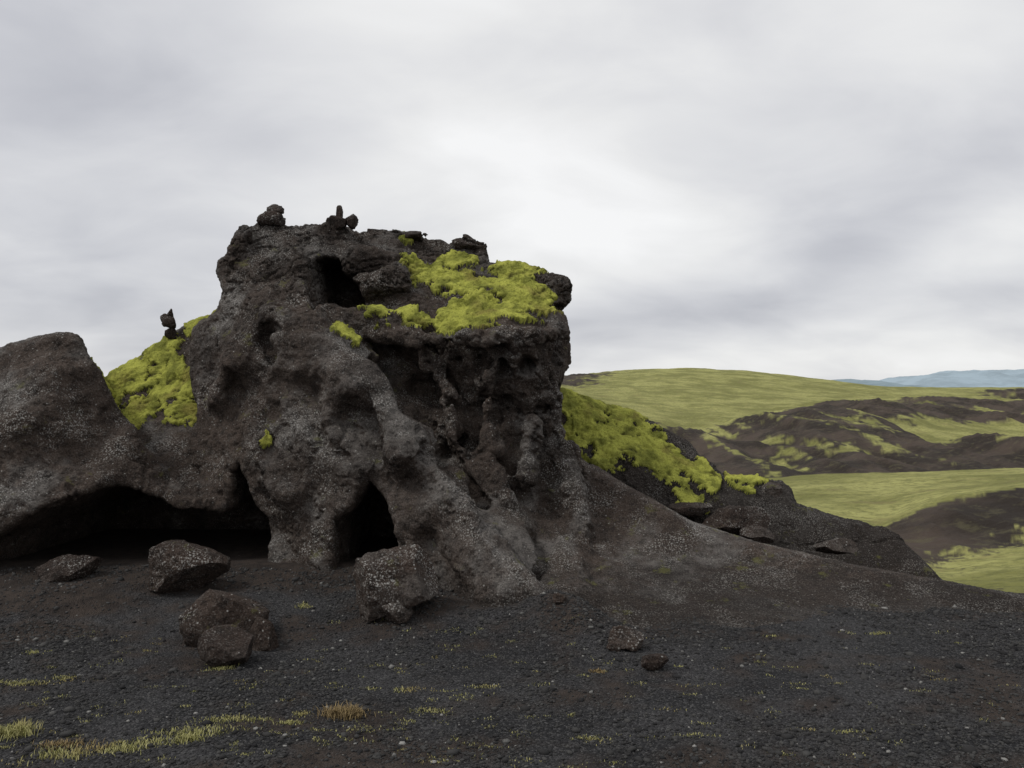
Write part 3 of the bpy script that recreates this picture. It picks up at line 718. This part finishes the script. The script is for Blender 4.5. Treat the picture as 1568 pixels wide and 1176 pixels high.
blades('grass_tuft',patchs(gl),GR,5)
m2,t,b,tc=material('dry_grass_mat')
t.link(t.mix(t.attr('tone'),(0.12,0.085,0.045),(0.36,0.27,0.13)),b.inputs['Base Color'])
blades('dry_grass_clump',patchs([(527,1098,.07,.035,900,.05),(915,1030,.03,.02,150,.02),(95,1140,.08,.03,250,.03)]),m2,6)

# ------------------------------------------------------------ sky
w=bpy.data.worlds.new("World"); scene.world=w; w.use_nodes=True
t=NT(w.node_tree); t.n.clear()
out=t.new('ShaderNodeOutputWorld')
sky=t.new('ShaderNodeTexSky',sky_type='NISHITA'); sky.sun_disc=False
b1=t.new('ShaderNodeBackground'); t.link(sky.outputs[0],b1.inputs[0]); b1.inputs[1].default_value=0.10
dirv=t.new('ShaderNodeTexCoord').outputs['Generated']
dn=t.vmath('NORMALIZE',dirv)
sp=t.new('ShaderNodeSeparateXYZ'); t.link(dn,sp.inputs[0])
den=t.math('ADD',t.math('MAXIMUM',sp.outputs[2],0.0),0.30)
cx=t.math('DIVIDE',sp.outputs[0],den); cy=t.math('DIVIDE',sp.outputs[1],den)
cb=t.new('ShaderNodeCombineXYZ'); t.link(cx,cb.inputs[0]); t.link(cy,cb.inputs[1])
mp=t.new('ShaderNodeMapping'); t.link(cb.outputs[0],mp.inputs[0]); mp.inputs['Rotation'].default_value=(0,0,math.radians(-60)); mp.inputs['Scale'].default_value=(0.8,1.15,1)
nA=t.noise(mp.outputs[0],1.1,4,0.5,0.3); nB=t.noise(mp.outputs[0],3.0,5,0.52,0.4)
val=t.math('ADD',t.math('MULTIPLY',t.math('SUBTRACT',nA,0.5),0.50),t.math('MULTIPLY',t.math('SUBTRACT',nB,0.5),0.34))
val=t.math('ADD',val,0.75)
def blob(px,py_,sx,sy,rot,amp):
    global val
    c=Vector(((px-784)/FO,1,(610-py_)/FO)).normalized()
    rt=Vector((c.y,-c.x,0)).normalized(); up=rt.cross(c)
    if up.z<0: up=-up
    cr,sr=math.cos(math.radians(rot)),math.sin(math.radians(rot))
    t1=rt*cr+up*sr; t2=-rt*sr+up*cr
    u=t.math('MULTIPLY',t.vmath('DOT_PRODUCT',dn,tuple(t1)),FO/sx)
    v=t.math('MULTIPLY',t.vmath('DOT_PRODUCT',dn,tuple(t2)),FO/sy)
    e=t.math('EXPONENT',t.math('MULTIPLY',t.math('ADD',t.math('MULTIPLY',u,u),t.math('MULTIPLY',v,v)),-1.0))
    e=t.math('MULTIPLY',e,t.math('GREATER_THAN',t.vmath('DOT_PRODUCT',dn,tuple(c)),0.0))
    val=t.math('ADD',val,t.math('MULTIPLY',e,amp))
blob(760,170,300,170,-25,0.18); blob(860,330,180,90,-10,0.14); blob(1440,400,260,50,22,0.12); blob(1250,560,420,28,0,0.08)
blob(1480,250,380,60,35,-0.10); blob(1120,480,330,45,5,-0.14); blob(150,180,260,80,10,-0.08); blob(130,430,330,90,0,-0.13); blob(1300,60,250,80,20,0.05)
val=t.math('MINIMUM',t.math('MAXIMUM',val,0.50),0.96)
col=t.mix(t.mr(val,0.5,0.85,smooth=False),(0.94,0.955,1.04),(1.0,1.0,1.0))
mul=t.vmath('SCALE',col); t.link(val,mul.node.inputs['Scale'])
b2=t.new('ShaderNodeBackground'); t.link(mul,b2.inputs[0]); b2.inputs[1].default_value=1.0
mx=t.new('ShaderNodeMixShader'); mx.inputs[0].default_value=0.94
t.link(b1.outputs[0],mx.inputs[1]); t.link(b2.outputs[0],mx.inputs[2]); t.link(mx.outputs[0],out.inputs[0])

sd=bpy.data.lights.new('sun','SUN'); sd.energy=1.5; sd.angle=math.radians(12); sd.color=(1,0.97,0.93)
so=bpy.data.objects.new('sun',sd); scene.collection.objects.link(so)
dirs=Vector((-0.7,-0.20,1.0)).normalized()
so.rotation_euler=dirs.to_track_quat('Z','Y').to_euler()
sky.sun_elevation=math.asin(dirs.z); sky.sun_rotation=math.atan2(dirs.x,dirs.y)

cam=bpy.data.cameras.new('camera'); co=bpy.data.objects.new('camera',cam); scene.collection.objects.link(co)
co.location=(0,0,CAMH); co.rotation_euler=(math.radians(90),0,0)
cam.sensor_width=36; cam.lens=36*FO/1568; cam.shift_y=22/1568; cam.clip_end=20000; cam.clip_start=0.05
scene.camera=co
scene.view_settings.view_transform='Standard'; scene.view_settings.look='None'; scene.view_settings.exposure=0
tick('end')
